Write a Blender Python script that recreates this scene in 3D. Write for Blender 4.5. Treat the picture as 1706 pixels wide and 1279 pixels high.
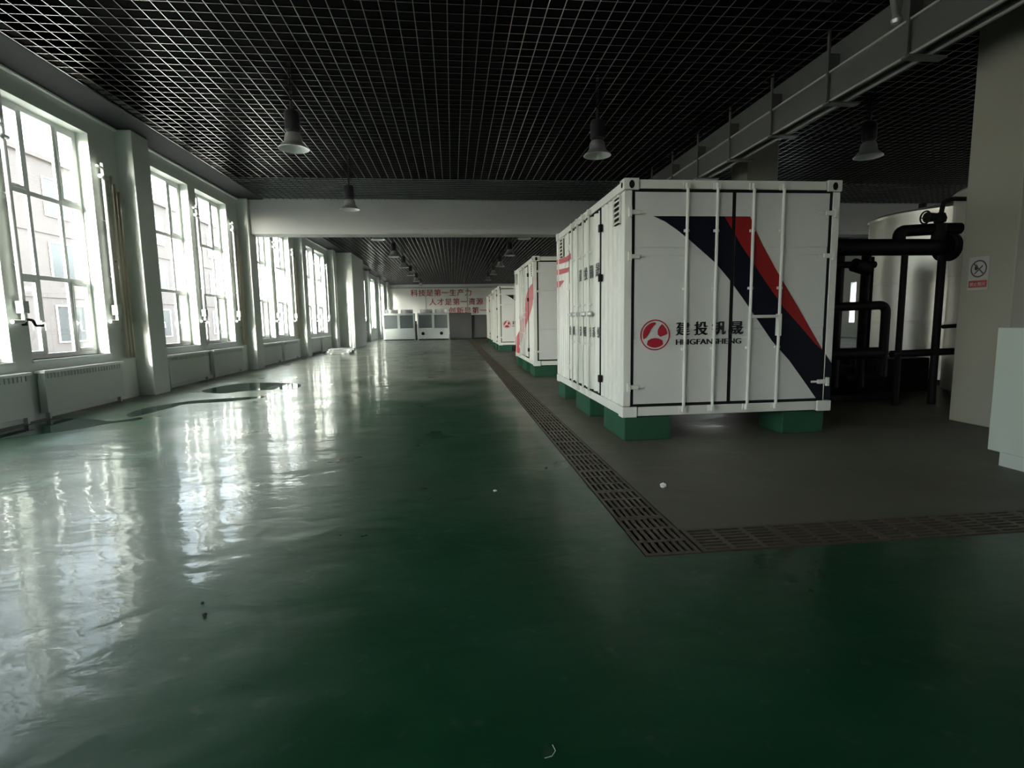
import bpy, bmesh, math, random
from mathutils import Vector, Matrix

# ------------------------------------------------------------------ reset
for o in list(bpy.data.objects):
    bpy.data.objects.remove(o)
S = bpy.context.scene
COL = S.collection
random.seed(7)
R = math.radians

# ------------------------------------------------------------------ camera
CAM_H = 1.39
F_PX, YAW, PITCH, ROLL = 900.0, 0.1064043, 0.1181944, 0.01649526
cam_d = bpy.data.cameras.new('camera')
cam_d.sensor_fit = 'HORIZONTAL'
cam_d.sensor_width = 36.0
cam_d.lens = F_PX / 1706.0 * 36.0
cam_d.clip_start = 0.05
cam_d.clip_end = 400
cam = bpy.data.objects.new('camera', cam_d)
COL.objects.link(cam)
_fw = Vector((math.sin(YAW) * math.cos(PITCH), math.cos(YAW) * math.cos(PITCH), -math.sin(PITCH)))
_r = Vector((math.cos(YAW), -math.sin(YAW), 0))
_d = _fw.cross(_r)
_c, _s = math.cos(ROLL), math.sin(ROLL)
_r2, _d2 = _c * _r + _s * _d, -_s * _r + _c * _d
_m = Matrix.Identity(4)
for i in range(3):
    _m[i][0], _m[i][1], _m[i][2] = _r2[i], -_d2[i], -_fw[i]
_m.translation = Vector((0, 0, CAM_H))
cam.matrix_world = _m
S.camera = cam

# ------------------------------------------------------------------ sky, sun, exposure
S.view_settings.view_transform = 'Standard'
S.view_settings.look = 'None'
S.view_settings.gamma = 1.0
S.view_settings.exposure = 2.45
S.view_settings.use_curve_mapping = False
S.cycles.max_bounces = 10
S.cycles.diffuse_bounces = 6
S.cycles.glossy_bounces = 5
S.cycles.transparent_max_bounces = 16
S.cycles.sample_clamp_indirect = 6.0
S.cycles.caustics_reflective = False

W = bpy.data.worlds.new('sky')
S.world = W
W.use_nodes = True
wn = W.node_tree
wn.nodes.clear()
w_out = wn.nodes.new('ShaderNodeOutputWorld')
w_bg = wn.nodes.new('ShaderNodeBackground')
w_sky = wn.nodes.new('ShaderNodeTexSky')
w_sky.sky_type = 'NISHITA'
w_sky.sun_disc = False
w_sky.sun_elevation = R(19)
w_sky.sun_rotation = R(193)
w_sky.air_density = 1.0
w_sky.dust_density = 3.0
w_hsv = wn.nodes.new('ShaderNodeHueSaturation')
w_hsv.inputs['Saturation'].default_value = 0.35
wn.links.new(w_sky.outputs[0], w_hsv.inputs['Color'])
wn.links.new(w_hsv.outputs[0], w_bg.inputs['Color'])
w_bg.inputs['Strength'].default_value = 0.55
wn.links.new(w_bg.outputs[0], w_out.inputs['Surface'])

sun_d = bpy.data.lights.new('sun', 'SUN')
sun_d.energy = 1.8
sun_d.angle = R(0.6)
sun_d.color = (1.0, 0.93, 0.83)
sun = bpy.data.objects.new('sun', sun_d)
COL.objects.link(sun)
SUN_DIR = Vector((0.30, 1.0, -0.36)).normalized()
sun.rotation_euler = SUN_DIR.to_track_quat('-Z', 'Y').to_euler()
sun.location = (-20, -40, 20)

# ------------------------------------------------------------------ materials
def mat(name, col, rough=0.5, metal=0.0, spec=0.5, var=0.0, vscale=4.0, bump=0.0, bscale=30.0, rvar=0.0, coat=0.0):
    m = bpy.data.materials.new(name)
    m.use_nodes = True
    nt = m.node_tree
    b = nt.nodes['Principled BSDF']
    b.inputs['Base Color'].default_value = (*col, 1)
    b.inputs['Roughness'].default_value = rough
    b.inputs['Metallic'].default_value = metal
    b.inputs['Specular IOR Level'].default_value = spec
    if coat:
        b.inputs['Coat Weight'].default_value = coat
        b.inputs['Coat Roughness'].default_value = 0.1
    tc = nt.nodes.new('ShaderNodeTexCoord')
    if var or rvar:
        n = nt.nodes.new('ShaderNodeTexNoise')
        n.inputs['Scale'].default_value = vscale
        n.inputs['Detail'].default_value = 5
        nt.links.new(tc.outputs['Object'], n.inputs['Vector'])
        if var:
            mx = nt.nodes.new('ShaderNodeMix')
            mx.data_type = 'RGBA'
            mx.inputs['A'].default_value = (*[c * (1 - var) for c in col], 1)
            mx.inputs['B'].default_value = (*[min(1, c * (1 + var)) for c in col], 1)
            nt.links.new(n.outputs['Fac'], mx.inputs['Factor'])
            nt.links.new(mx.outputs['Result'], b.inputs['Base Color'])
        if rvar:
            mr = nt.nodes.new('ShaderNodeMapRange')
            mr.inputs['To Min'].default_value = max(0.02, rough - rvar)
            mr.inputs['To Max'].default_value = min(1, rough + rvar)
            nt.links.new(n.outputs['Fac'], mr.inputs['Value'])
            nt.links.new(mr.outputs[0], b.inputs['Roughness'])
    if bump:
        n2 = nt.nodes.new('ShaderNodeTexNoise')
        n2.inputs['Scale'].default_value = bscale
        n2.inputs['Detail'].default_value = 4
        nt.links.new(tc.outputs['Object'], n2.inputs['Vector'])
        bp = nt.nodes.new('ShaderNodeBump')
        bp.inputs['Strength'].default_value = bump
        bp.inputs['Distance'].default_value = 0.01
        nt.links.new(n2.outputs['Fac'], bp.inputs['Height'])
        nt.links.new(bp.outputs[0], b.inputs['Normal'])
    return m

M = {}
M['wall'] = mat('wall_paint', (0.72, 0.77, 0.73), 0.55, var=0.06, vscale=1.5, bump=0.05)
M['wall_far'] = mat('white_wall_paint', (0.84, 0.84, 0.79), 0.6, var=0.05, vscale=0.6)
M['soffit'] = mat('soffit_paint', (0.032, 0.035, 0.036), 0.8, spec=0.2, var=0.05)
M['plenum'] = mat('black_plenum', (0.006, 0.006, 0.006), 0.9, spec=0.1)
M['grid'] = mat('ceiling_grid_metal', (0.34, 0.34, 0.34), 0.24, metal=1.0)
M['beam'] = mat('beam_paint', (0.42, 0.44, 0.43), 0.6, var=0.08, vscale=0.8)
M['trimw'] = mat('white_gloss_trim', (0.93, 0.94, 0.92), 0.3)
M['pvc'] = mat('window_pvc', (0.78, 0.80, 0.78), 0.35)
M['pier'] = mat('column_paint', (0.33, 0.32, 0.265), 0.55, var=0.08, vscale=1.2, bump=0.04)
M['rail'] = mat('rail_steel_paint', (0.15, 0.155, 0.14), 0.4, metal=0.2, var=0.12, vscale=2.0)
M['lip'] = mat('rail_lip_paint', (0.50, 0.51, 0.46), 0.35)
M['cwhite'] = mat('container_white', (0.66, 0.67, 0.62), 0.42, var=0.05, vscale=2.5, bump=0.04, bscale=6)
M['cend'] = mat('container_door_white', (0.60, 0.61, 0.59), 0.45, var=0.06, vscale=1.8, bump=0.05, bscale=4)
M['gasket'] = mat('black_rubber', (0.007, 0.007, 0.007), 0.7, spec=0.2)
M['navy'] = mat('navy_paint', (0.005, 0.006, 0.014), 0.5, spec=0.15)
M['red'] = mat('red_paint', (0.26, 0.014, 0.014), 0.5, spec=0.2, var=0.06)
M['redside'] = mat('bright_red_paint', (0.50, 0.035, 0.055), 0.42, var=0.06)
M['ink'] = mat('black_lettering', (0.01, 0.01, 0.012), 0.5)
M['sidegrey'] = mat('grey_lettering', (0.12, 0.13, 0.12), 0.5)
M['logored'] = mat('logo_red', (0.36, 0.012, 0.03), 0.45)
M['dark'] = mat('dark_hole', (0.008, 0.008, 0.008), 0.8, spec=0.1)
M['block'] = mat('green_concrete', (0.018, 0.072, 0.039), 0.8, spec=0.2, var=0.25, vscale=5, bump=0.25, bscale=25)
M['grate'] = mat('drain_grate_iron', (0.085, 0.070, 0.050), 0.55, metal=0.3, var=0.35, vscale=12, bump=0.2)
M['lampshell'] = mat('lamp_aluminium', (0.62, 0.63, 0.62), 0.35, metal=0.6)
M['lampin'] = mat('lamp_reflector', (0.85, 0.86, 0.84), 0.3, metal=0.2)
M['lampdark'] = mat('lamp_housing', (0.03, 0.03, 0.032), 0.5)
M['steel'] = mat('stainless_steel', (0.74, 0.72, 0.66), 0.34, metal=0.65, var=0.1, vscale=2.0, rvar=0.1)
M['black_pipe'] = mat('black_insulated_pipe', (0.004, 0.0045, 0.004), 0.6, spec=0.2, bump=0.15, bscale=20)
M['pumpgrey'] = mat('dark_pump_paint', (0.009, 0.011, 0.010), 0.55, spec=0.25)
M['cab'] = mat('cabinet_enamel', (0.42, 0.47, 0.42), 0.4, var=0.03)
M['plinth'] = mat('plinth_grey', (0.42, 0.46, 0.43), 0.5)
M['chill'] = mat('chiller_white', (0.62, 0.66, 0.62), 0.4, var=0.04)
M['coil'] = mat('coil_fin_grey', (0.12, 0.145, 0.145), 0.5, var=0.1, vscale=8)
M['darkcab'] = mat('dark_grey_steel', (0.05, 0.056, 0.054), 0.5, var=0.1)
M['white'] = mat('sign_white', (0.42, 0.43, 0.41), 0.45)
M['signring'] = mat('sign_ring', (0.10, 0.05, 0.045), 0.5)
M['signred'] = mat('sign_red', (0.42, 0.06, 0.06), 0.45)
M['slogan'] = mat('slogan_red', (0.55, 0.05, 0.09), 0.5)
M['pipewhite'] = mat('white_pipe', (0.74, 0.76, 0.74), 0.3)
M['pipebeige'] = mat('beige_pipe', (0.62, 0.57, 0.46), 0.35)
M['radiator'] = mat('radiator_paint', (0.62, 0.68, 0.65), 0.45)
M['facade'] = mat('facade_render', (0.20, 0.173, 0.16), 0.8, var=0.05, vscale=0.5)
M['facade_glass'] = mat('facade_glass', (0.07, 0.075, 0.08), 0.25)
M['asphalt'] = mat('yard_paving', (0.28, 0.27, 0.26), 0.85, var=0.1, vscale=0.6)
M['paper'] = mat('white_scrap', (0.8, 0.8, 0.76), 0.5)
M['pebble'] = mat('dark_pebble', (0.02, 0.02, 0.02), 0.7)
M['board'] = mat('grey_board', (0.38, 0.40, 0.38), 0.4)
M['puddle'] = mat('standing_water', (0.010, 0.028, 0.020), 0.03, spec=0.5)

# glass: mostly clear with a fixed faint reflection
g = bpy.data.materials.new('window_glass')
g.use_nodes = True
nt = g.node_tree
nt.nodes.clear()
go = nt.nodes.new('ShaderNodeOutputMaterial')
gm = nt.nodes.new('ShaderNodeMixShader')
gt = nt.nodes.new('ShaderNodeBsdfTransparent')
gg = nt.nodes.new('ShaderNodeBsdfGlossy')
gt.inputs['Color'].default_value = (0.93, 0.96, 0.95, 1)
gg.inputs['Roughness'].default_value = 0.02
gm.inputs['Fac'].default_value = 0.06
nt.links.new(gt.outputs[0], gm.inputs[1])
nt.links.new(gg.outputs[0], gm.inputs[2])
nt.links.new(gm.outputs[0], go.inputs['Surface'])
M['glass'] = g

# floor: glossy green paint, wear, painted far haze, greyer inside the container bay
fm = bpy.data.materials.new('green_floor_paint')
fm.use_nodes = True
nt = fm.node_tree
N, L = nt.nodes, nt.links
b = N['Principled BSDF']
geo = N.new('ShaderNodeNewGeometry')
sep = N.new('ShaderNodeSeparateXYZ')
L.new(geo.outputs['Position'], sep.inputs[0])
def noise(scale, detail=4, vec=None, dist=0.0):
    n = N.new('ShaderNodeTexNoise')
    n.inputs['Scale'].default_value = scale
    n.inputs['Detail'].default_value = detail
    n.inputs['Distortion'].default_value = dist
    L.new(vec if vec is not None else geo.outputs['Position'], n.inputs['Vector'])
    return n.outputs['Fac']
def mathn(op, a, bb):
    n = N.new('ShaderNodeMath')
    n.operation = op
    for i, v in enumerate((a, bb)):
        if isinstance(v, (int, float)):
            n.inputs[i].default_value = v
        else:
            L.new(v, n.inputs[i])
    return n.outputs[0]
def maprange(v, a, b2, c, d):
    n = N.new('ShaderNodeMapRange')
    L.new(v, n.inputs['Value'])
    for k, x in zip(('From Min', 'From Max', 'To Min', 'To Max'), (a, b2, c, d)):
        n.inputs[k].default_value = x
    return n.outputs[0]
def mixc(f, a, bb):
    n = N.new('ShaderNodeMix')
    n.data_type = 'RGBA'
    if isinstance(f, (int, float)):
        n.inputs['Factor'].default_value = f
    else:
        L.new(f, n.inputs['Factor'])
    for k, v in (('A', a), ('B', bb)):
        if isinstance(v, tuple):
            n.inputs[k].default_value = (*v, 1)
        else:
            L.new(v, n.inputs[k])
    return n.outputs['Result']
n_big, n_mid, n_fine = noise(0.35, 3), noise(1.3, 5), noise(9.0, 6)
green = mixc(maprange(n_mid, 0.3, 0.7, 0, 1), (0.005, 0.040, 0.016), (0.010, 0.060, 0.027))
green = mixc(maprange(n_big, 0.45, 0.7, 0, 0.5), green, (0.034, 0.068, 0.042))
grey = mixc(n_mid, (0.085, 0.085, 0.058), (0.12, 0.118, 0.085))
bay = mathn('MULTIPLY', maprange(sep.outputs[0], 1.40, 1.44, 0, 1), maprange(sep.outputs[1], 3.20, 3.30, 0, 1))
worn_haze = maprange(mathn('ADD', n_big, maprange(sep.outputs[1], 3.5, 16, -0.28, 0.22)), 0.42, 0.68, 0, 0.8)  # random wear plus a paler far floor that paints in haze and sheen
base = mixc(bay, mixc(worn_haze, green, (0.20, 0.215, 0.165)), grey)
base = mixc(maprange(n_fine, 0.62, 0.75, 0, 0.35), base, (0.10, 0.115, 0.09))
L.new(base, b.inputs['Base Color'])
n_patch = maprange(noise(0.8, 4), 0.35, 0.65, 0, 1)
L.new(mathn('ADD', maprange(n_mid, 0.3, 0.7, 0.26, 0.42), mathn('MULTIPLY', bay, 0.2)), b.inputs['Roughness'])
b.inputs['Specular IOR Level'].default_value = 0.2
L.new(mathn('MULTIPLY', maprange(n_patch, 0, 1, 0.16, 0.5), maprange(bay, 0, 1, 1.0, 0.12)), b.inputs['Coat Weight'])
L.new(maprange(n_mid, 0.3, 0.7, 0.02, 0.08), b.inputs['Coat Roughness'])
b.inputs['Coat IOR'].default_value = 1.24
mp = N.new('ShaderNodeMapping')
mp.inputs['Scale'].default_value = (1.0, 1.6, 1.0)
L.new(geo.outputs['Position'], mp.inputs['Vector'])
bh = mathn('ADD', mathn('MULTIPLY', noise(1.1, 2, mp.outputs[0], 0.6), 1.0), mathn('MULTIPLY', noise(4.5, 3, mp.outputs[0], 0.5), 0.26))
bp = N.new('ShaderNodeBump')
bp.inputs['Strength'].default_value = 0.42
bp.inputs['Distance'].default_value = 0.03
L.new(bh, bp.inputs['Height'])
L.new(bp.outputs[0], b.inputs['Normal'])
L.new(bp.outputs[0], b.inputs['Coat Normal'])
M['floor'] = fm

# ------------------------------------------------------------------ mesh helpers
class MB:
    def __init__(self):
        self.bm = bmesh.new()
        self.mi = 0
    def face(self, pts, smooth=False):
        f = self.bm.faces.new([self.bm.verts.new(p) for p in pts])
        f.material_index = self.mi
        f.smooth = smooth
        return f
    def box(self, x0, x1, y0, y1, z0, z1):
        v = [self.bm.verts.new((x, y, z)) for z in (z0, z1) for y in (y0, y1) for x in (x0, x1)]
        for q in ((0, 2, 3, 1), (4, 5, 7, 6), (0, 1, 5, 4), (2, 6, 7, 3), (0, 4, 6, 2), (1, 3, 7, 5)):
            f = self.bm.faces.new([v[i] for i in q])
            f.material_index = self.mi
        return self
    def tube(self, pts, r, seg=12, caps=True):
        pts = [Vector(p) for p in pts]
        rs = r if isinstance(r, (list, tuple)) else [r] * len(pts)
        rings = []
        prev = None
        for i, p in enumerate(pts):
            a = pts[i] - pts[i - 1] if i else pts[1] - pts[0]
            c = pts[i + 1] - pts[i] if i < len(pts) - 1 else a
            t = (a.normalized() + c.normalized())
            t = t.normalized() if t.length > 1e-6 else a.normalized()
            if prev is None:
                u = t.orthogonal().normalized()
            else:
                u = (prev - t * prev.dot(t))
                u = u.normalized() if u.length > 1e-6 else t.orthogonal().normalized()
            prev = u
            w = t.cross(u)
            k = 1.0
            if 0 < i < len(pts) - 1:
                k = 1.0 / max(0.5, a.normalized().dot(t))
            ring = []
            for j in range(seg):
                an = 2 * math.pi * j / seg
                ring.append(self.bm.verts.new(p + (u * math.cos(an) + w * math.sin(an)) * rs[i]))
            rings.append(ring)
        for i in range(len(rings) - 1):
            for j in range(seg):
                f = self.bm.faces.new((rings[i][j], rings[i][(j + 1) % seg], rings[i + 1][(j + 1) % seg], rings[i + 1][j]))
                f.smooth = True
                f.material_index = self.mi
        if caps:
            for rg in (list(reversed(rings[0])), rings[-1]):
                f = self.bm.faces.new(rg)
                f.material_index = self.mi
        return self
    def bent(self, pts, r, bend=0.08, seg=12, n=5):
        P = [Vector(p) for p in pts]
        out = [P[0]]
        for i in range(1, len(P) - 1):
            a = (P[i - 1] - P[i]); c = (P[i + 1] - P[i])
            bb = min(bend, a.length * 0.45, c.length * 0.45)
            s, e = P[i] + a.normalized() * bb, P[i] + c.normalized() * bb
            for k in range(n + 1):
                t = k / n
                out.append((1 - t) ** 2 * s + 2 * t * (1 - t) * P[i] + t * t * e)
        out.append(P[-1])
        return self.tube(out, r, seg)
    def lathe(self, prof, c=(0, 0, 0), seg=32, close=False):
        c = Vector(c)
        rings = []
        for (r, z) in prof:
            if r < 1e-5:
                rings.append([self.bm.verts.new(c + Vector((0, 0, z)))])
            else:
                rings.append([self.bm.verts.new(c + Vector((r * math.cos(2 * math.pi * j / seg), r * math.sin(2 * math.pi * j / seg), z))) for j in range(seg)])
        for i in range(len(rings) - 1):
            a, d = rings[i], rings[i + 1]
            for j in range(seg):
                k = (j + 1) % seg
                if len(a) == 1 and len(d) == 1:
                    continue
                if len(a) == 1:
                    q = (a[0], d[k], d[j])
                elif len(d) == 1:
                    q = (a[j], a[k], d[0])
                else:
                    q = (a[j], a[k], d[k], d[j])
                f = self.bm.faces.new(q)
                f.smooth = True
                f.material_index = self.mi
        return self
    def prism(self, pts, axis, a, bq):
        """polygon in the plane across `axis`, extruded from a to bq"""
        def P(u, v, w):
            return {'x': (w, u, v), 'y': (u, w, v), 'z': (u, v, w)}[axis]
        lo = [self.bm.verts.new(P(u, v, a)) for u, v in pts]
        hi = [self.bm.verts.new(P(u, v, bq)) for u, v in pts]
        n = len(pts)
        fs = [self.bm.faces.new(lo), self.bm.faces.new(hi)]
        for i in range(n):
            fs.append(self.bm.faces.new((lo[i], lo[(i + 1) % n], hi[(i + 1) % n], hi[i])))
        for f in fs:
            f.material_index = self.mi
        return self
    def build(self, name, m, parent=None, loc=None, bevel=0.0, smooth_angle=35):
        bm = self.bm
        bmesh.ops.recalc_face_normals(bm, faces=bm.faces)
        for e in bm.edges:
            if len(e.link_faces) == 2:
                e.smooth = e.calc_face_angle(0) < R(smooth_angle)
        me = bpy.data.meshes.new(name)
        bm.to_mesh(me)
        bm.free()
        for x in (m if isinstance(m, (list, tuple)) else [m]):
            me.materials.append(M[x] if isinstance(x, str) else x)
        o = bpy.data.objects.new(name, me)
        COL.objects.link(o)
        if parent:
            o.parent = parent
        if loc:
            o.location = loc
        if bevel:
            md = o.modifiers.new('bevel', 'BEVEL')
            md.width = bevel
            md.segments = 2
            md.limit_method = 'ANGLE'
        return o

def tag(o, label=None, cat=None, group=None, kind=None):
    if label: o['label'] = label
    if cat: o['category'] = cat
    if group: o['group'] = group
    if kind: o['kind'] = kind
    return o
def thing(name, label, cat, loc=(0, 0, 0), group=None, kind=None, rz=0):
    o = bpy.data.objects.new(name, None)
    o.empty_display_size = 0.2
    COL.objects.link(o)
    o.location = loc
    o.rotation_euler = (0, 0, rz)
    return tag(o, label, cat, group, kind)
def boxo(name, m, parent, *d, bevel=0.0):
    return MB().box(*d).build(name, m, parent, bevel=bevel)
def copy_tree(o, parent=None):
    c = o.copy()
    COL.objects.link(c)
    if parent: c.parent = parent
    for ch in list(o.children):
        copy_tree(ch, c)
    return c

_fc = {}
def text_mesh(s, size, extrude=0.002, pitch=None):
    """lettering as real mesh, anchored at the left of its baseline"""
    cu = bpy.data.curves.new('lettering', 'FONT')
    cu.body = s
    cu.size = size
    cu.extrude = extrude
    cu.resolution_u = 3
    if pitch: cu.space_character = pitch
    ob = bpy.data.objects.new('lettering', cu)
    COL.objects.link(ob)
    dg = bpy.context.evaluated_depsgraph_get()
    me = bpy.data.meshes.new_from_object(ob.evaluated_get(dg))
    bpy.data.objects.remove(ob)
    bpy.data.curves.remove(cu)
    return me
END_M = Matrix(((1, 0, 0, 0), (0, 0, -1, 0), (0, 1, 0, 0), (0, 0, 0, 1)))      # faces -Y
SIDE_M = Matrix(((0, 0, -1, 0), (-1, 0, 0, 0), (0, 1, 0, 0), (0, 0, 0, 1)))    # faces -X
def lettering(name, chars, m, size, place, facing, parent=None, pitch=None, bold=0.0, width=None):
    """chars laid out one by one with an even pitch (CJK) or as a run fitted to width; one mesh"""
    bm = bmesh.new()
    def add(me, T):
        t = bmesh.new(); t.from_mesh(me)
        bmesh.ops.transform(t, matrix=T, verts=t.verts)
        tm = bpy.data.meshes.new('t'); t.to_mesh(tm); t.free()
        bm.from_mesh(tm); bpy.data.meshes.remove(tm)
    if pitch:
        for i, ch in enumerate(chars):
            if ch == ' ': continue
            add(text_mesh(ch, size), Matrix.Translation((i * pitch, 0, 0)))
            if bold:
                add(text_mesh(ch, size), Matrix.Translation((i * pitch + bold, bold * 0.4, 0)))
    else:
        me = text_mesh(chars, size)
        xs = [v.co.x for v in me.vertices]
        k = width / (max(xs) - min(xs)) if width else 1
        add(me, Matrix.Diagonal((k, 1, 1, 1)))
        if bold: add(me, Matrix.Translation((bold, 0, 0)) @ Matrix.Diagonal((k, 1, 1, 1)))
    bmesh.ops.transform(bm, matrix=END_M if facing == 'end' else SIDE_M, verts=bm.verts)
    me = bpy.data.meshes.new(name)
    bm.to_mesh(me); bm.free()
    me.materials.append(M[m])
    o = bpy.data.objects.new(name, me)
    COL.objects.link(o)
    o.location = place
    if parent: o.parent = parent
    return o
def clip(poly, axis, val, keep_less):
    out = []
    n = len(poly)
    for i in range(n):
        p, q = poly[i], poly[(i + 1) % n]
        ip = (p[axis] <= val) == keep_less
        iq = (q[axis] <= val) == keep_less
        if ip: out.append(p)
        if ip != iq:
            t = (val - p[axis]) / (q[axis] - p[axis])
            out.append((p[0] + (q[0] - p[0]) * t, p[1] + (q[1] - p[1]) * t))
    return out
def crect(poly, u0, u1, v0, v1):
    for a, v, k in ((0, u0, False), (0, u1, True), (1, v0, False), (1, v1, True)):
        if len(poly) < 3: return []
        poly = clip(poly, a, v, k)
    return poly
def spline(pts, n=6):
    out = []
    m = len(pts)
    for i in range(m):
        p0, p1, p2, p3 = [Vector(pts[(i + k) % m]) for k in (-1, 0, 1, 2)]
        for k in range(n):
            t = k / n
            q = 0.5 * ((2 * p1) + (p2 - p0) * t + (2 * p0 - 5 * p1 + 4 * p2 - p3) * t * t + (3 * p1 - p0 - 3 * p2 + p3) * t ** 3)
            out.append((q.x, q.y))
    return out

# ------------------------------------------------------------------ setting
XW, XR = -6.3, 24.0            # inner faces of the side walls
Y0, Y1 = -6.0, 56.5            # near and far walls
ZC, ZTOP = 5.10, 5.75          # grid level, slab level
BAY, COL0 = 5.85, 5.90         # column spacing along the hall
DX0, DX1, DY0 = 1.08, 1.44, 2.92   # drain channel
cols_y = [COL0 + BAY * k for k in range(-2, 9)]

f = MB()
PIT = 0.14
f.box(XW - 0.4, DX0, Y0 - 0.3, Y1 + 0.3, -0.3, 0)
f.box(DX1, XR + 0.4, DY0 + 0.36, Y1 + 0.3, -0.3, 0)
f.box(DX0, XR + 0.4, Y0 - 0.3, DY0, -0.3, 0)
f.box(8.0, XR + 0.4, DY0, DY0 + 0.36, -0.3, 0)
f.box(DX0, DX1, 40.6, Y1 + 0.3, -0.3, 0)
tag(f.build('floor', 'floor'), 'glossy green painted concrete floor with wear', 'floor', kind='structure')
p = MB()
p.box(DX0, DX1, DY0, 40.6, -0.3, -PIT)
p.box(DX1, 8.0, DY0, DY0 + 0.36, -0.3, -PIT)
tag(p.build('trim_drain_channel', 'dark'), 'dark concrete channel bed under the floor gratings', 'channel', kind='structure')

# window openings along the left wall
WZ0, WZ1 = 0.90, 4.77
def openings(side):
    out = []
    for k, cy in enumerate(cols_y):
        for (a, d) in ((0.72, 2.57), (2.95, 4.80)):
            ya, yb = cy + a, cy + d
            if yb > Y1 - 0.3 or ya < Y0 + 0.2: continue
            if side == 'left' and 29.9 < ya < 33.9: continue
            if side == 'right' and yb > 23: continue
            out.append((ya, yb))
    return out
def wall(name, x0, x1, side, label):
    w = MB()
    ops = openings(side)
    ye = 36.0 if side == 'right' else Y1      # unseen open gateway in the right wall, added to light the end wall
    if side == 'right':
        ops = [o for o in ops if o[1] < ye]
        w.box(x0, x1, ye, Y1, 5.0, ZTOP).box(x0, x1, 55.5, Y1, -0.3, 5.0)
    w.box(x0, x1, Y0, ye, -0.3, WZ0)
    w.box(x0, x1, Y0, ye, WZ1, ZTOP)
    y = Y0
    if side == 'right':
        ops = ops + [(30.30, 30.75)]
        ops.sort()
    for a, d in ops:
        w.box(x0, x1, y, a, WZ0, WZ1)
        if side == 'right' and a > 25:
            w.box(x0, x1, a, d, 3.3, WZ1)
        y = d
    w.box(x0, x1, y, ye, WZ0, WZ1)
    tag(w.build(name, 'wall'), label, 'wall', kind='structure')
    return ops
ops_l = wall('wall_left', XW - 0.28, XW, 'left', 'grey-green painted wall pierced by the row of tall windows')
ops_r = wall('wall_right', XR, XR + 0.34, 'right', 'grey wall far behind the steel tanks')
tag(boxo('wall_far', 'wall_far', None, XW, XR, Y1, Y1 + 0.3, -0.3, ZTOP), 'white end wall carrying the red slogan', 'wall', kind='structure')
tag(boxo('wall_near', 'wall', None, XW, XR, Y0 - 0.3, Y0, -0.3, ZTOP), 'plain wall behind the viewpoint', 'wall', kind='structure')
tag(boxo('ceiling', 'plenum', None, XW - 0.4, XR + 0.4, Y0 - 0.3, Y1 + 0.3, ZTOP, ZTOP + 0.3), 'black painted slab above the open ceiling grid', 'ceiling', kind='structure')
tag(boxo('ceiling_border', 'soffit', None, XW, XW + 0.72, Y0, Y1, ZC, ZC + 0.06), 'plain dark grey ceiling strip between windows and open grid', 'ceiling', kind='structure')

# open-cell ceiling
def grid_section(y0, y1, x0, x1, label):
    m = MB()
    P, T = 0.20, 0.006
    x = x0
    while x <= x1 + 1e-6:
        m.box(x - T, x + T, y0, y1, ZC, ZC + 0.028)
        x += P
    y = y0
    while y <= y1 + 1e-6:
        m.box(x0, x1, y - T * 0.8, y + T * 0.7, ZC + 0.003, ZC + 0.024)
        y += P
    tag(m.build('ceiling_grid', 'grid'), label, 'ceiling', kind='structure')
BEAM_Y0, BEAM_Y1 = 17.5, 18.1
grid_section(Y0 + 0.1, BEAM_Y0 - 0.02, XW + 0.74, XR - 0.02, 'dark open-cell metal ceiling grid on the near side of the cross beam')
grid_section(BEAM_Y1 + 0.02, Y1 - 0.1, XW + 0.74, XR - 0.02, 'dark open-cell metal ceiling grid beyond the cross beam')

bm_ = MB()
bm_.box(XW, XR, BEAM_Y0, BEAM_Y1, 4.08, ZTOP)
tag(bm_.build('beam', 'beam', bevel=0.02), 'deep grey-painted beam crossing the hall below the ceiling', 'beam', kind='structure')
tag(boxo('beam_conduit', 'beam', None, -1.95, 1.9, BEAM_Y0 - 0.07, BEAM_Y0, 4.10, 4.24, bevel=0.01), 'shallow grey duct strip fixed low on the cross beam', 'duct')

# left wall columns and boxed pier
for k, cy in enumerate(cols_y):
    if cy < 0 or cy > 53: continue
    n = ['first', 'second', 'third', 'fourth', 'fifth', 'sixth', 'seventh', 'eighth', 'ninth'][max(0, k - 2)]
    tag(boxo('wall_column', 'wall', None, XW, XW + 0.30, cy - 0.25, cy + 0.35, 0, ZC, bevel=0.01), f'{n} grey column against the window wall counting from the viewpoint', 'column', kind='structure')

tag(boxo('pier', 'wall', None, XW, -5.3, 30.3, 34.0, 0, ZC, bevel=0.01), 'wide grey boxed pier standing out from the window wall', 'pier', kind='structure')
# right row of columns
for k in range(5):
    cy = 5.62 + BAY * k
    tag(boxo('column', 'pier', None, 6.40, 7.1, cy, cy + 0.68, 0, ZTOP, bevel=0.015),
        ['beige square column with the prohibition sign on its side', 'beige column whose top shows above the nearest container', 'third beige column in the row behind the containers', 'fourth beige column in the row behind the containers', 'fifth beige column in the row behind the containers'][k], 'column', kind='structure')

# trims
tag(boxo('trim_1', 'trimw', None, XW, XW + 0.07, Y0, Y1, ZC - 0.045, ZC - 0.002, bevel=0.012), 'thin bright white strip where the window wall meets the ceiling', 'trim', kind='structure')
tag(boxo('trim_2', 'beam', None, XW, XR, Y1 - 0.05, Y1, 4.72, 4.84), 'grey rail along the top of the white end wall', 'trim', kind='structure')
tag(boxo('trim_3', 'beam', None, 1.5, 1.62, Y1 - 0.06, Y1, 1.9, 4.7), 'grey vertical conduit on the white end wall', 'conduit', kind='structure')
tag(boxo('trim_4', 'beam', None, -2.72, -2.66, Y1 - 0.03, Y1, 1.9, 4.7), 'thin grey panel joint on the white end wall', 'trim', kind='structure')

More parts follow.
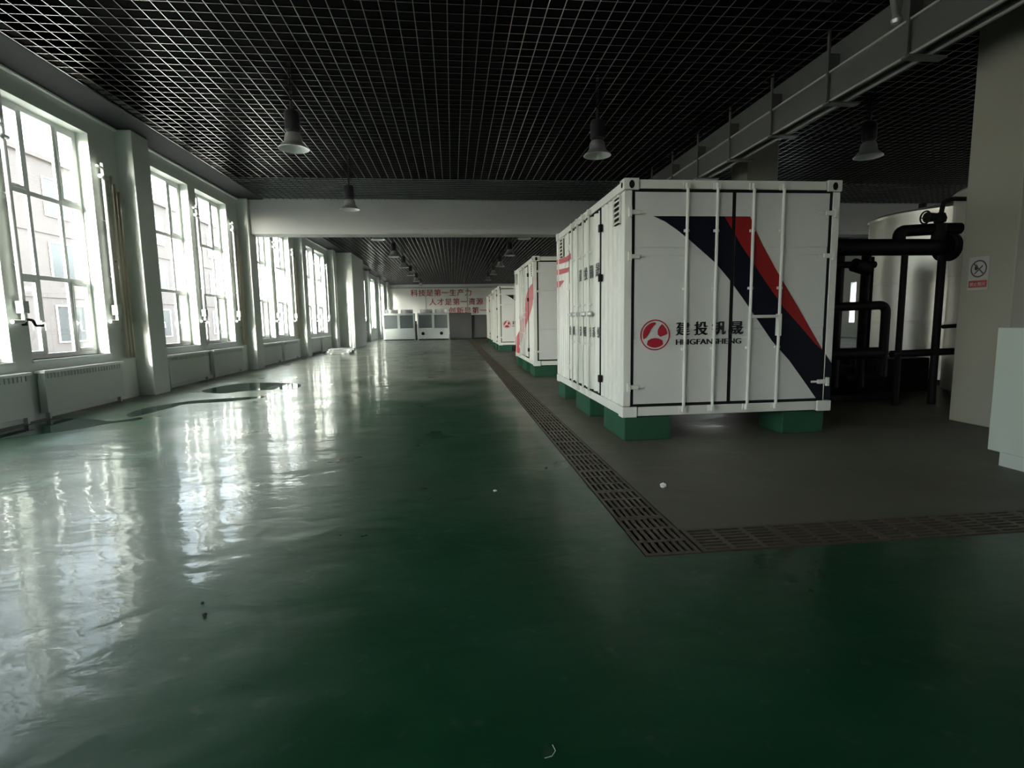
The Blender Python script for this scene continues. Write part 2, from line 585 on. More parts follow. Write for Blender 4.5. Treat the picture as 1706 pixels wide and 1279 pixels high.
# ------------------------------------------------------------------ windows
def make_window(label, yl=1.85):
    w = thing('window', label, 'window', kind='structure')
    h = WZ1 - WZ0
    fr = MB()
    T = 0.075
    ys = [0, 0.60, 1.30, yl]
    zs = [0, 1.28, 2.57, h]
    fx0, fx1 = -0.25, -0.205
    fr.box(fx0, fx1, 0, T, 0, h).box(fx0, fx1, yl - T, yl, 0, h)
    fr.box(fx0, fx1, T, yl - T, 0, T).box(fx0, fx1, T, yl - T, h - T, h)
    for y in ys[1:3]:
        fr.box(fx0, fx1, y - T / 2, y + T / 2, T, h - T)
    for z in zs[1:3]:
        for i in range(3):
            fr.box(fx0, fx1, (ys[i] + (T if i == 0 else T / 2)), (ys[i + 1] - (T if i == 2 else T / 2)), z - T / 2, z + T / 2)
    fr.build('frame', 'pvc', w, bevel=0.006)
    # opening sashes: outer columns of the top and bottom rows
    for (i, j) in ((0, 0), (2, 0), (0, 2), (2, 2)):
        a, d = ys[i] + (T if i == 0 else T / 2), ys[i + 1] - (T if i == 2 else T / 2)
        z0, z1 = zs[j] + (T if j == 0 else T / 2), zs[j + 1] - (T if j == 2 else T / 2)
        s = MB()
        q = 0.05
        s.box(-0.245, -0.195, a, a + q, z0, z1).box(-0.245, -0.195, d - q, d, z0, z1)
        s.box(-0.245, -0.195, a + q, d - q, z0, z0 + q).box(-0.245, -0.195, a + q, d - q, z1 - q, z1)
        so = s.build('sash', 'pvc', w, bevel=0.005)
        if j == 0:
            hy = d - 0.025 if i == 0 else a + 0.025
            hm = MB()
            hm.box(-0.195, -0.175, hy - 0.014, hy + 0.014, z0 + 0.45, z0 + 0.52)
            hm.tube([(-0.175, hy, z0 + 0.485), (-0.135, hy, z0 + 0.485), (-0.135, hy, z0 + 0.37)], 0.011, 8)
            hm.build('handle', 'pipewhite', so)
    gp = MB()
    for i in range(3):
        for j in range(3):
            gp.box(-0.228, -0.224, ys[i] + 0.03, ys[i + 1] - 0.03, zs[j] + 0.03, zs[j + 1] - 0.03)
    gp.build('pane', 'glass', w)
    MB().box(-0.20, 0.03, -0.02, yl + 0.02, -0.04, 0.0).build('sill', 'wall', w, bevel=0.006)
    return w
ORD = ['first', 'second', 'third', 'fourth', 'fifth', 'sixth', 'seventh', 'eighth', 'ninth', 'tenth', 'eleventh', 'twelfth', 'thirteenth', 'fourteenth', 'fifteenth', 'sixteenth', 'seventeenth', 'eighteenth', 'nineteenth', 'twentieth']
wproto = None
wi = 0
win_pos = []
for (a, d) in ops_l:
    if a < 4: continue
    lab = f'{ORD[wi]} tall white nine-pane window along the window wall from the viewpoint'
    if wproto is None:
        wproto = make_window(lab); w = wproto
    else:
        w = copy_tree(wproto); w['label'] = lab
    w.name = f'window_{wi + 1}'
    w['group'] = 'tall windows of the window wall'
    w.location = (XW, a, WZ0)
    win_pos.append((a, d))
    wi += 1
wr = 0
for (a, d) in ops_l:
    if a > 4: continue
    w = copy_tree(wproto)
    w.name = f'window_{wi + 1}'
    w['label'] = f"tall window of the window wall behind the viewpoint, {ORD[wr]} from the near wall"
    w['group'] = 'tall windows of the window wall'
    w.location = (XW, a, WZ0)
    wi += 1; wr += 1
# ------------------------------------------------------------------ radiators, riser pipes
def radiator(y0, y1, label):
    r = thing('radiator', label, 'radiator', (XW + 0.02, y0, 0.0), 'radiators under the tall windows')
    n = int((y1 - y0) / 0.075)
    MB().box(0.02, 0.125, 0, n * 0.075, 0.10, 0.62).build('casing', 'radiator', r, bevel=0.006)
    m = MB()
    for i in range(n):
        y = i * 0.075
        m.box(0.03, 0.12, y + 0.012, y + 0.063, 0.62, 0.70)
    m.build('fin_grille', 'radiator', r)
    MB().box(0.0, 0.15, -0.02, n * 0.075 + 0.02, 0.70, 0.745).build('top_cover', 'trimw', r, bevel=0.008)
    for fy in (0.06, n * 0.075 - 0.10):
        MB().box(0.04, 0.10, fy, fy + 0.04, 0, 0.17).build('foot', 'radiator', r)
ri = 0
for i, (a, d) in enumerate(win_pos[:10]):
    radiator(a - 0.02, d + 0.12, f'flat-fronted grey radiator casing with white top under the {ORD[i]} window of the long window wall')

def riser(y, label):
    r = thing('riser_pipe', label, 'pipe', (XW + 0.075, y, 0.0), 'white riser pipes between the tall windows')
    m = MB()
    m.tube([(0, 0, 1.50), (0, 0, 4.32)], 0.027, 12)
    m.build('vertical_pipe', 'pipewhite', r)
    t = MB()
    t.tube([(0, -0.16, 4.24), (0, 0.05, 4.24)], 0.02, 10)
    t.build('top_tee', 'pipewhite', r)
    t = MB()
    t.tube([(0, -0.10, 4.08), (0, 0.10, 4.08)], 0.034, 10)
    t.build('coupling', 'pipewhite', r)
    v = MB()
    v.box(-0.05, 0.06, -0.07, 0.05, 1.60, 1.78)
    v.build('valve_box', 'radiator', r, bevel=0.01)
    e = MB()
    e.bent([(0, 0, 1.56), (0, 0, 1.48), (0, -0.22, 1.48)], 0.03, 0.05)
    e.build('bottom_elbow', 'pipewhite', r)
    for z in (2.3, 3.3):
        MB().box(-0.075, 0.0, -0.012, 0.012, z - 0.012, z + 0.012).build('wall_bracket', 'pipewhite', r)
for i, (a, d) in enumerate(win_pos[:11]):
    riser(d + 0.20, f'white riser pipe just beyond the {ORD[i]} window of the long window wall')
# dark branch pipe crossing the pier beside the second window
bp_ = MB()
bp_.bent([(XW + 0.06, 8.70, 1.52), (XW + 0.06, 8.86, 1.50), (XW + 0.06, 8.90, 1.42), (XW + 0.06, 9.05, 1.42)], 0.02, 0.03, 10)
bp_.box(XW, XW + 0.06, 8.72, 8.75, 1.42, 1.53)
tag(bp_.build('branch_pipe', 'pumpgrey'), 'thin dark pipe on the wall pier before the second window', 'pipe')
for j, cy in enumerate((11.75, 17.6, 23.45)):
    for i in range(3):
        m = MB()
        y = cy - 0.62 + i * 0.10
        m.tube([(XW + 0.07, y, 0.78), (XW + 0.07, y, 4.15 - 0.12 * i)], 0.026, 10)
        for z in (1.3, 2.6, 3.8):
            m.box(XW, XW + 0.07, y - 0.012, y + 0.012, z - 0.015, z + 0.015)
        tag(m.build('wall_pipe', 'pipebeige'), f"{['nearest', 'middle', 'farthest'][i]} of three beige upright pipes in the corner before the {ORD[j + 1]} wall column", 'pipe', 'beige upright pipes')

# ------------------------------------------------------------------ drain gratings
def make_grate():
    m = MB()
    PL, PW = 0.60, 0.335
    n = 7
    bar = 0.020
    sl = (PW - 0.02 * 2 - bar * (n - 1)) / n
    m.box(0, 0.02, 0, PL - 0.004, -0.03, 0.004).box(PW - 0.02, PW, 0, PL - 0.004, -0.03, 0.004)
    for i in range(n - 1):
        x = 0.02 + sl * (i + 1) + bar * i
        m.box(x, x + bar, 0, PL - 0.004, -0.03, 0.003)
    for y0_, y1_ in ((0, 0.03), (0.185, 0.215), (0.385, 0.415), (0.566, 0.596)):
        m.box(0.02, PW - 0.02, y0_, y1_, -0.03, 0.0035)
    m.box(0.005, 0.015, 0.01, PL - 0.014, -PIT, -0.03).box(PW - 0.015, PW - 0.005, 0.01, PL - 0.014, -PIT, -0.03)
    return m.build('drain_grate', 'grate')
gr = make_grate()
tag(gr, 'dark slotted iron grating at the corner where both drain runs meet', 'grating', 'drain gratings')
gr.location = (DX0 + 0.012, DY0 + 0.005, 0)
ng = int((40.8 - DY0) / 0.6)
for i in range(1, ng):
    c = gr.copy(); COL.objects.link(c)
    c['label'] = 'dark slotted iron drain grating in the run leading to the end wall'
    c['group'] = 'gratings of the long drain'
    c.location = (DX0 + 0.012, DY0 + 0.005 + 0.6 * i, 0)
for i in range(10):
    c = gr.copy(); COL.objects.link(c)
    c['label'] = 'dim slotted iron drain grating in the short run turning off toward the white cabinet'
    c['group'] = 'gratings of the cross drain'
    c.rotation_euler = (0, 0, -math.pi / 2)
    c.location = (DX1 + 0.6 * i + 0.005, DY0 + 0.35, 0)

# ------------------------------------------------------------------ high-bay lamps
def make_lamp():
    l = thing('high_bay_lamp', '', 'lamp')
    sh = MB()
    sh.lathe([(0.252, 0.0), (0.254, 0.004), (0.225, 0.035), (0.18, 0.075), (0.15, 0.115), (0.142, 0.17), (0.135, 0.22), (0.11, 0.26), (0.05, 0.275)], seg=36)
    sh.build('shade', 'lampshell', l)
    MB().lathe([(0.05, 0.262), (0.10, 0.248), (0.124, 0.215), (0.131, 0.17), (0.139, 0.115), (0.17, 0.07), (0.218, 0.03), (0.246, 0.001), (0.252, 0.0)], seg=36).build('reflector', 'lampin', l)
    MB().lathe([(0.0, 0.245), (0.03, 0.24), (0.04, 0.19), (0.045, 0.13), (0.03, 0.09), (0, 0.08)], seg=16).build('bulb', 'lampin', l)
    MB().lathe([(0, 0.278), (0.10, 0.278), (0.125, 0.30), (0.125, 0.58), (0.10, 0.62), (0, 0.62)], seg=24).build('gear_housing', 'lampdark', l)
    MB().tube([(0, 0, 0.62), (0, 0, 1.39)], 0.022, 10).build('stem', 'lampdark', l)
    return l
lamp0 = make_lamp()
first = True
def lamp(x, y, label, group):
    global first
    o = lamp0 if first else copy_tree(lamp0)
    first = False
    o.location = (x, y, 4.35)
    tag(o, label, None, group)
for i, y in enumerate((10.0, 15.1, 20.5, 25.8, 30.9, 36.1, 41.5, 47.0)):
    lamp(-2.62, y, f'bell-shaped high-bay lamp, {ORD[i]} in the row nearer the windows', 'high-bay lamps')
for i, y in enumerate((10.1, 20.3, 25.5, 30.7, 35.9, 41.0)):
    lamp(2.72, y, f'bell-shaped high-bay lamp, {ORD[i]} in the row above the drain and containers', 'high-bay lamps')
lamp(7.93, 9.9, 'bell-shaped high-bay lamp hanging in the tank bay beside the beige column', 'high-bay lamps')

# ------------------------------------------------------------------ runway rail on the right
rw = thing('runway_rail', 'long grey steel rail hung under the ceiling from the beige column to the far end', 'rail', (5.2, -3, 4.3))
LR = 20.4
MB().box(0.0, 0.02, 0, LR, 0.0, 0.34).build('web', 'rail', rw)
m = MB()
m.box(0.0, 0.03, 0, LR, -0.025, 0.0).box(0.22, 0.25, 0, LR, -0.025, 0.0)
m.build('lower_flange', 'lip', rw)
MB().box(0.02, 0.25, 0, LR, 0.05, 0.065).box(0.225, 0.24, 0, LR, 0.0, 0.05).build('inner_channel', 'rail', rw)
MB().box(-0.03, 0.24, 0, LR, 0.34, 0.365).build('ledge', 'lip', rw)
MB().box(0.16, 0.18, 0, LR, 0.365, 0.79).build('upper_web', 'rail', rw)
for i in range(10):
    y = 2.0 + 1.32 * i + 3
    if y > LR - 0.3: break
    hb = MB()
    hb.box(-0.045, -0.02, y - 0.02, y + 0.02, -0.02, 0.92)
    hb.box(-0.045, 0.42, y - 0.06, y + 0.06, -0.055, -0.032)
    hb.box(-0.02, 0.16, y + 0.03, y + 0.05, 0.37, 0.62)
    hb.build('hanger_bracket', 'rail', rw)
hv = thing('hanger_rods', 'cluster of steel rods meeting on the overhead rail at the top edge', 'hanger', (5.14, 6.1, 4.72))
for k, (dx, dy) in enumerate(((-0.34, -0.1), (-0.06, -0.12), (0.13, -0.05))):
    MB().tube([(0.0, 0, 0), (dx, dy, 0.9)], 0.022 if k else 0.035, 10).build('rod', 'lampshell', hv)
MB().lathe([(0, -0.05), (0.05, -0.04), (0.06, 0.0), (0.04, 0.05), (0, 0.06)], seg=14).build('joint', 'lampshell', hv)

# ------------------------------------------------------------------ containers
CW, CL, CH = 2.50, 3.87, 2.591
BLACK = [(0.324, 2.207), (1.44, 2.207), (1.482, 2.109), (1.60, 1.895), (1.771, 1.623), (1.915, 1.41), (2.051, 1.209), (2.23, 0.935), (2.398, 0.683), (2.5, 0.541), (2.5, 0.0), (2.46, 0.0), (2.348, 0.114), (2.17, 0.345), (1.975, 0.592), (1.754, 0.821), (1.506, 1.149), (1.399, 1.290), (1.21, 1.527), (1.053, 1.699), (0.874, 1.845), (0.721, 1.969), (0.596, 2.061), (0.459, 2.149)]
REDP = [(1.138, 2.207), (1.44, 2.207), (1.482, 2.109), (1.60, 1.895), (1.771, 1.623), (1.915, 1.41), (2.051, 1.209), (2.23, 0.935), (2.398, 0.683), (2.285, 0.78), (2.088, 0.987), (1.867, 1.212), (1.675, 1.456), (1.511, 1.673), (1.35, 1.886)]
def corrugated(y0, y1, z0, z1, x_out, depth, pitch):
    """vertical corrugation running along y; outer face at x_out, ribs go inward by depth"""
    m = MB()
    pts = []
    y = y0
    n = max(1, round((y1 - y0) / pitch))
    p_ = (y1 - y0) / n
    for i in range(n):
        a = y0 + i * p_
        pts += [(a, 0), (a + 0.34 * p_, 0), (a + 0.5 * p_, depth), (a + 0.84 * p_, depth)]
    pts.append((y1, 0))
    for i in range(len(pts) - 1):
        (ya, da), (yb, db) = pts[i], pts[i + 1]
        m.face([(x_out + da, ya, z0), (x_out + db, yb, z0), (x_out + db, yb, z1), (x_out + da, ya, z1)])
    return m
def container(loc, label, end_art=True, side_art=None, detail=True, rz=0.0):
    c = thing('shipping_container', label, 'container', loc, 'white containers in a row', rz=rz)
    PW = 0.085
    fr = MB()
    for x in (0, CW - PW):
        fr.box(x, x + PW, 0, 0.12, 0.118, CH - 0.118).box(x, x + PW, CL - 0.12, CL, 0.118, CH - 0.118)
    for z0, z1 in ((0.0, 0.105), (CH - 0.095, CH)):
        fr.box(0.17, CW - 0.17, 0.005, 0.12, z0, z1).box(0.17, CW - 0.17, CL - 0.12, CL - 0.005, z0, z1)
        for x in (0.005, CW - PW - 0.005):
            fr.box(x, x + PW, 0.16, CL - 0.16, z0, z1)
    fr.build('frame', 'cwhite', c, bevel=0.006)
    for x in (-0.01, CW - 0.16):
        for y in (-0.012, CL - 0.15):
            for z in (-0.012, CH - 0.11):
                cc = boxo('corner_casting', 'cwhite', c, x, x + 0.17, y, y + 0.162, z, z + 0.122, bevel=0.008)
                if y < 0 and z > 1:
                    MB().prism([(x + 0.085 + 0.030 * math.cos(t), z + 0.055 + 0.043 * math.sin(t)) for t in [math.pi * q / 10 for q in range(20)]], 'y', y - 0.003, y + 0.02).build('casting_hole_disc', 'dark', cc)  # dark disc in place of a recess; the hole's shade is its colour
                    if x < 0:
                        MB().tube([(x - 0.003, y + 0.081, z + 0.06), (x + 0.02, y + 0.081, z + 0.06)], 0.03, 16).build('casting_hole_disc', 'dark', cc)
    MB().box(0.09, CW - 0.09, 0.12, CL - 0.12, CH - 0.06, CH - 0.03).build('roof', 'cwhite', c)
    MB().box(0.09, CW - 0.09, 0.12, CL - 0.12, 0.03, 0.08).build('underside', 'pumpgrey', c)
    MB().box(CW - 0.04, CW - 0.02, 0.12, CL - 0.12, 0.1, CH - 0.09).build('far_side_panel', 'cwhite', c)
    MB().box(PW, CW - PW, CL - 0.04, CL - 0.02, 0.1, CH - 0.09).build('back_panel', 'cwhite', c)
    # end doors
    zb, zt = 0.105, CH - 0.095
    mid = CW / 2
    xl, xr = PW, CW - PW
    G = 0.034
    gk = MB()
    for a, d in ((xl, mid), (mid, xr)):
        gk.box(a, a + G * (1 if a == xl else 0.6), 0.010, 0.05, zb, zt).box(d - G * (1 if d == xr else 0.6), d, 0.010, 0.05, zb, zt)
        gk.box(a, d, 0.0102, 0.0502, zb, zb + G).box(a, d, 0.0102, 0.0502, zt - G, zt)
    gk.build('door_gasket', 'gasket', c)
    for (a, d, nm) in ((xl + G, mid - G * 0.6, 'left'), (mid + G * 0.6, xr - G, 'right')):
        dm = MB()
        # pressed door skin: flat bands with two shallow horizontal swages
        prof = [(zb + G, 0.012), (0.86, 0.012), (0.875, 0.017), (0.955, 0.017), (0.97, 0.012), (1.78, 0.012), (1.795, 0.018), (1.865, 0.018), (1.88, 0.012), (zt - G, 0.012)]
        for i in range(len(prof) - 1):
            (za, ya), (zc, yc) = prof[i], prof[i + 1]
            dm.face([(a, ya, za), (d, ya, za), (d, yc, zc), (a, yc, zc)])
        dm.face([(a, 0.012, zb + G), (a, 0.055, zb + G), (a, 0.055, zt - G), (a, 0.012, zt - G)])
        dm.face([(d, 0.012, zb + G), (d, 0.055, zb + G), (d, 0.055, zt - G), (d, 0.012, zt - G)])
        dm.face([(a, 0.012, zt - G), (d, 0.012, zt - G), (d, 0.055, zt - G), (a, 0.055, zt - G)])
        dm.face([(a, 0.012, zb + G), (d, 0.012, zb + G), (d, 0.055, zb + G), (a, 0.055, zb + G)])
        dm.face([(a, 0.055, zb + G), (d, 0.055, zb + G), (d, 0.055, zt - G), (a, 0.055, zt - G)])
        door = dm.build('end_door', 'cend', c)
        for x in ((0.70, 1.042) if nm == 'left' else (1.462, 1.812)):
            rm = MB()
            rm.tube([(x, -0.022, 0.055), (x, -0.022, CH - 0.045)], 0.0165, 12)
            for z in (0.07, CH - 0.065):
                rm.box(x - 0.045, x + 0.045, -0.012, 0.006, z - 0.035, z + 0.035)
                rm.box(x - 0.022, x + 0.022, -0.05, -0.012, z - 0.028, z + 0.028)
            for z in (0.75, 1.42, 2.05):
                rm.box(x - 0.028, x + 0.028, -0.02, 0.013, z - 0.014, z + 0.014)
            rm.build('lock_rod', 'cwhite', door)
        if nm == 'right':
            hm = MB()
            hm.box(1.475, 1.80, -0.048, -0.036, 1.085, 1.118)
            hm.box(1.79, 1.83, -0.05, 0.012, 0.88, 1.13)
            hm.build('handle', 'cwhite', door, bevel=0.004)
        hx = xl if nm == 'left' else xr
        for z in (2.245, 1.775, 0.335):
            hm = MB()
            if nm == 'left':
                hm.box(hx - 0.045, hx - 0.01, -0.035, 0.002, z - 0.05, z + 0.05)
                hm.box(hx - 0.03, hx + 0.085, -0.022, 0.012, z - 0.024, z + 0.024)
                hm.box(hx + 0.085, hx + 0.16, 0.0, 0.012, z - 0.012, z + 0.012)
            else:
                hm.box(hx + 0.01, hx + 0.045, -0.035, 0.002, z - 0.05, z + 0.05)
                hm.box(hx - 0.085, hx + 0.03, -0.022, 0.012, z - 0.024, z + 0.024)
                hm.box(hx - 0.16, hx - 0.085, 0.0, 0.012, z - 0.012, z + 0.012)
            hm.build('hinge', 'cwhite', door, bevel=0.004)
    if end_art:
        # painted swoosh, broken where door seam and frame interrupt it
        dz0, dz1 = zb + G, zt - G
        zones = [(xl + G, mid - G * 0.6, dz0, dz1, 0.008), (mid + G * 0.6, xr - G, dz0, dz1, 0.008), (xr, CW, 0.118, 2.3, -0.003), (0.5, xr, 0.0, zb, 0.0015)]
        for nm, poly, mt, lift in (('navy_swoosh', BLACK, 'navy', 0.0), ('red_swoosh', REDP, 'red', 0.002)):
            m = MB()
            for (u0, u1, v0, v1, yy) in zones:
                pg = crect(poly, u0, u1, v0, v1)
                if len(pg) > 2:
                    m.face([(u, yy - lift, v) for u, v in pg])
            m.build(nm, mt, c)
        lx, lz, lr = 0.365, 0.915, 0.172
        rg = MB()
        seg = 48
        for i in range(seg):
            a, d = 2 * math.pi * i / seg, 2 * math.pi * (i + 1) / seg
            rg.face([(lx + rr * math.cos(t), 0.0075, lz + rr * math.sin(t)) for rr, t in ((lr, a), (lr, d), (lr - 0.014, d), (lr - 0.014, a))])
        ri_ = lr - 0.030
        def arc(c0, c1, n=14): return [(ri_ * math.cos(R(c0 + (c1 - c0) * k / n)), ri_ * math.sin(R(c0 + (c1 - c0) * k / n))) for k in range(n + 1)]
        shapes = [arc(200, 92) + [(0.012, 0.128), (-0.02, 0.10), (-0.065, 0.04), (-0.10, -0.02)],
                  arc(58, 4) + [(0.11, -0.005), (0.06, -0.022), (0.03, 0.005), (0.028, 0.045), (0.045, 0.085)],
                  arc(228, 312) + [(0.085, -0.06), (0.045, -0.04), (0.0, -0.033), (-0.045, -0.04), (-0.085, -0.06)]]
        for s_ in shapes:
            rg.face([(lx + u, 0.0075, lz + v) for u, v in s_])
        rg.build('emblem', 'logored', c)
        lettering('lettering', '建投钒晟', 'ink', 0.165, (0.60, 0.010, 0.915), 'end', c, pitch=0.211, bold=0.014)
        lettering('lettering', 'HBIGFANSHENG', 'ink', 0.088, (0.60, 0.010, 0.800), 'end', c, width=0.77, bold=0.007)
    # long side facing the aisle
    S0, S1 = 1.00, 2.88
    zs0, zs1 = 0.105, CH - 0.095
    corrugated(0.12, S0, zs0, zs1, 0.022, 0.05, 0.17).build('side_panel', 'cwhite', c)
    corrugated(S1, CL - 0.12, zs0, zs1, 0.022, 0.05, 0.17).build('side_panel', 'cwhite', c)
    sg = MB()
    sm = (S0 + S1) / 2
    for yy in (S0, S1 - 0.03):
        sg.box(0.009, 0.05, yy, yy + 0.03, zs0, zs1)
    sg.box(0.009, 0.05, sm - 0.012, sm + 0.012, zs0, zs1)
    sg.box(0.010, 0.05, S0, S1, zs0, zs0 + 0.028).box(0.010, 0.05, S0, S1, zs1 - 0.028, zs1)
    sg.build('side_door_gasket', 'gasket', c)
    for (a, d, n_) in ((S0 + 0.03, sm - 0.012, 'near'), (sm + 0.012, S1 - 0.03, 'far')):
        door = corrugated(a, d, zs0 + 0.028, zs1 - 0.028, 0.012, 0.035, 0.23).build('side_door', 'cwhite', c)
        for y in ((1.46, 1.80) if n_ == 'near' else (2.14, 2.50)):
            rm = MB()
            rm.tube([(-0.026, y, 0.05), (-0.026, y, CH - 0.05)], 0.0165, 10)
            for z in (0.075, CH - 0.07):
                rm.box(-0.05, 0.008, y - 0.03, y + 0.03, z - 0.035, z + 0.035)
            for z in (0.75, 1.30, 2.0):
                rm.box(-0.024, 0.014, y - 0.03, y + 0.03, z - 0.014, z + 0.014)
            rm.build('lock_rod', 'cwhite', door)
            hm = MB()
            hm.box(-0.05, -0.036, y - 0.20 if n_ == 'near' else y, y if n_ == 'near' else y + 0.20, 1.16, 1.19)
            hm.box(-0.055, 0.01, y - 0.03, y + 0.03, 1.14, 1.21)
            hm.build('handle', 'lampshell', door)
        hy = S0 if n_ == 'near' else S1
        for z in (2.24, 1.62, 0.33):
            MB().box(-0.012, 0.03, hy - 0.035, hy + 0.035, z - 0.045, z + 0.045).build('hinge', 'gasket' if n_ == 'near' else 'cwhite', door)
    for ya, yb in ((0.15, 0.385), (CL - 0.56, CL - 0.30)):
        v = thing_part = MB()
        v.box(0.004, 0.02, ya, yb, 2.16, 2.455)
        vent = v.build('vent', 'gasket', c)
        sl = MB()
        for k in range(5):
            z = 2.175 + k * 0.058
            sl.face([(-0.014, ya, z), (-0.014, yb, z), (0.003, yb, z + 0.022), (0.003, ya, z + 0.022)])
            sl.box(-0.016, -0.012, ya, yb, z - 0.01, z + 0.002)
        sl.box(-0.016, 0.004, ya - 0.015, ya, 2.155, 2.46).box(-0.016, 0.004, yb, yb + 0.015, 2.155, 2.46)
        sl.build('louvre', 'cwhite', vent)
    if side_art == 'stripes':
        for poly in ([(CL, 2.16), (CL, 2.075), (3.13, 2.05), (2.69, 2.06), (2.69, 2.15), (3.13, 2.135)],
                     [(CL, 1.985), (CL, 1.89), (3.05, 1.875), (2.84, 1.945), (3.10, 1.948)],
                     [(CL, 1.78), (CL, 1.665), (3.72, 1.67), (3.56, 1.70), (3.30, 1.755), (3.5, 1.77)]):
            m = MB()
            for (u0, u1, xx) in ((2.0, S1 - 0.03, 0.009), (S1, CL - 0.12, 0.019), (CL - 0.12, CL, -0.003)):
                pg = crect(poly, u0, u1, 0, 3)
                if len(pg) > 2: m.face([(xx, u, v) for u, v in pg])
            m.build('red_stripe', 'redside', c)
        lettering('lettering', '全钒液流储能系统', 'sidegrey', 0.155, (0.006, 2.86, 0.865), 'side', c, pitch=0.245, bold=0.01)
        lettering('lettering', '建投钒晟', 'sidegrey', 0.19, (0.006, 2.16, 1.665), 'side', c, pitch=0.31, bold=0.01)
    if side_art == 'diagonal':
        for poly in ([(0.0, 2.16), (0.0, 1.60), (0.62, 1.31), (1.0, 1.13), (1.39, 0.98), (1.82, 0.76), (2.22, 0.60), (2.78, 0.40), (3.165, 0.11), (CL, 0.0), (CL, 0.56), (3.08, 0.78), (2.81, 1.02), (2.04, 1.28), (1.535, 1.45), (1.5, 1.66), (0.943, 1.90), (0.515, 1.96), (0.2, 1.98), (0.2, 2.05)],):
            m = MB()
            for (u0, u1, v0, v1, xx) in ((0, 0.12, 0.118, CH, -0.003), (0.12, S0, zs0, zs1, 0.019), (S0 + 0.03, S1 - 0.03, zs0 + 0.03, zs1, 0.008), (S1, CL - 0.12, zs0, zs1, 0.019), (CL - 0.12, CL, 0, CH, -0.003)):
                pg = crect(poly, u0, u1, v0, v1)
                if len(pg) > 2: m.face([(xx, u, v) for u, v in pg])
            m.build('red_diagonal', 'redside', c)
    if side_art == 'crescent':
        m = MB()
        m.face([(0.006, u, v) for u, v in ((1.3, 1.75), (1.55, 1.55), (1.8, 1.25), (2.05, 0.95), (2.3, 1.05), (2.2, 1.4), (1.9, 1.7), (1.6, 1.85))])
        m.build('red_crescent', 'redside', c)
        m = MB()
        m.face([(0.006, u, v) for u, v in ((2.05, 0.90), (2.3, 1.0), (2.75, 0.72), (2.6, 0.66))])
        m.build('navy_tail', 'navy', c)
    return c
BLK = 0.28
conts = [((1.88, 5.85, BLK), 'white container with large red emblem, black lettering and navy-red swoosh on its end doors', True, 'stripes'),
         ((1.93, 12.92, BLK), 'second white container from the viewpoint, with the red diagonal across its side', False, 'diagonal'),
         ((2.03, 24.1, BLK), 'third white container from the viewpoint, red emblem on its end and plain side', True, None),
         ((2.16, 30.95, BLK), 'small-looking white container at the far end of the row, red crescent mark on its side', False, 'crescent')]
for loc, lab, ea, sa in conts:
    container(loc, lab, ea, sa)
def block(x, y, w, d, label):
    o = MB().box(0, w, 0, d, 0, BLK - 0.012).build('concrete_block', 'block', bevel=0.012)
    o.location = (x, y, 0)
    tag(o, label, 'block', 'green blocks under the containers')
CN = ['nearest', 'second', 'third', 'farthest']
for i, (loc, *_r_) in enumerate(conts):
    ys = ((0.0, 0.85), (1.58, 0.86), (3.32, 0.55))
    for j, (dy, dd) in enumerate(ys):
        block(loc[0] + 0.02, loc[1] + dy + (0.01 if j == 0 else 0), 0.55, dd, f"green painted concrete block under the {['near', 'middle', 'far'][j]} aisle-side edge of the {CN[i]} container")
block(1.88 + 1.95, 5.9, 0.52, 0.5, 'dark green concrete block under the right corner of the nearest container')

# ------------------------------------------------------------------ sign and cabinet on the right
sg = thing('prohibition_sign', 'white no-open-flame sign with red caption fixed to the beige column', 'sign', (6.40, 6.18, 1.66))
MB().box(-0.008, 0, -0.26, 0, 0, 0.40).build('plate', 'white', sg)
m = MB()
cy_, cz_ = -0.13, 0.255
for i in range(36):
    a, d = 2 * math.pi * i / 36, 2 * math.pi * (i + 1) / 36
    m.face([(-0.0095, cy_ - rr * math.cos(t), cz_ + rr * math.sin(t)) for rr, t in ((0.105, a), (0.105, d), (0.087, d), (0.087, a))])
m.face([(-0.0095, cy_ - u, cz_ + v) for u, v in ((-0.072, 0.060), (-0.060, 0.072), (0.072, -0.060), (0.060, -0.072))])
m.build('ring', 'signring', sg)
m = MB()
m.face([(-0.009, cy_ - u, cz_ + v) for u, v in ((-0.055, -0.055), (-0.045, -0.065), (0.055, 0.03), (0.045, 0.04))])
m.face([(-0.009, cy_ - u, cz_ + v) for u, v in ((-0.055, 0.0), (-0.035, -0.02), (-0.01, -0.005), (-0.015, 0.03), (-0.03, 0.06), (-0.035, 0.03), (-0.05, 0.045))])
m.build('flame_symbol', 'ink', sg)
MB().box(-0.0095, -0.008, -0.245, -0.015, 0.03, 0.115).build('caption_band', 'signred', sg)
lettering('caption', '禁止烟火', 'white', 0.05, (-0.011, -0.03, 0.052), 'side', sg, pitch=0.051)

cb = thing('control_cabinet', 'low white enamelled cabinet on a grey plinth beyond the short drain run', 'cabinet', (4.88, 3.30, 0))
MB().box(0, 0.62, 0, 1.09, 0.13, 1.25).build('body', 'cab', cb, bevel=0.006)
MB().box(0.03, 0.60, 0.02, 1.0, 0, 0.13).build('plinth', 'plinth', cb)
MB().box(-0.012, 0.0, 0.02, 0.54, 0.15, 1.23).build('door', 'cab', cb, bevel=0.003)

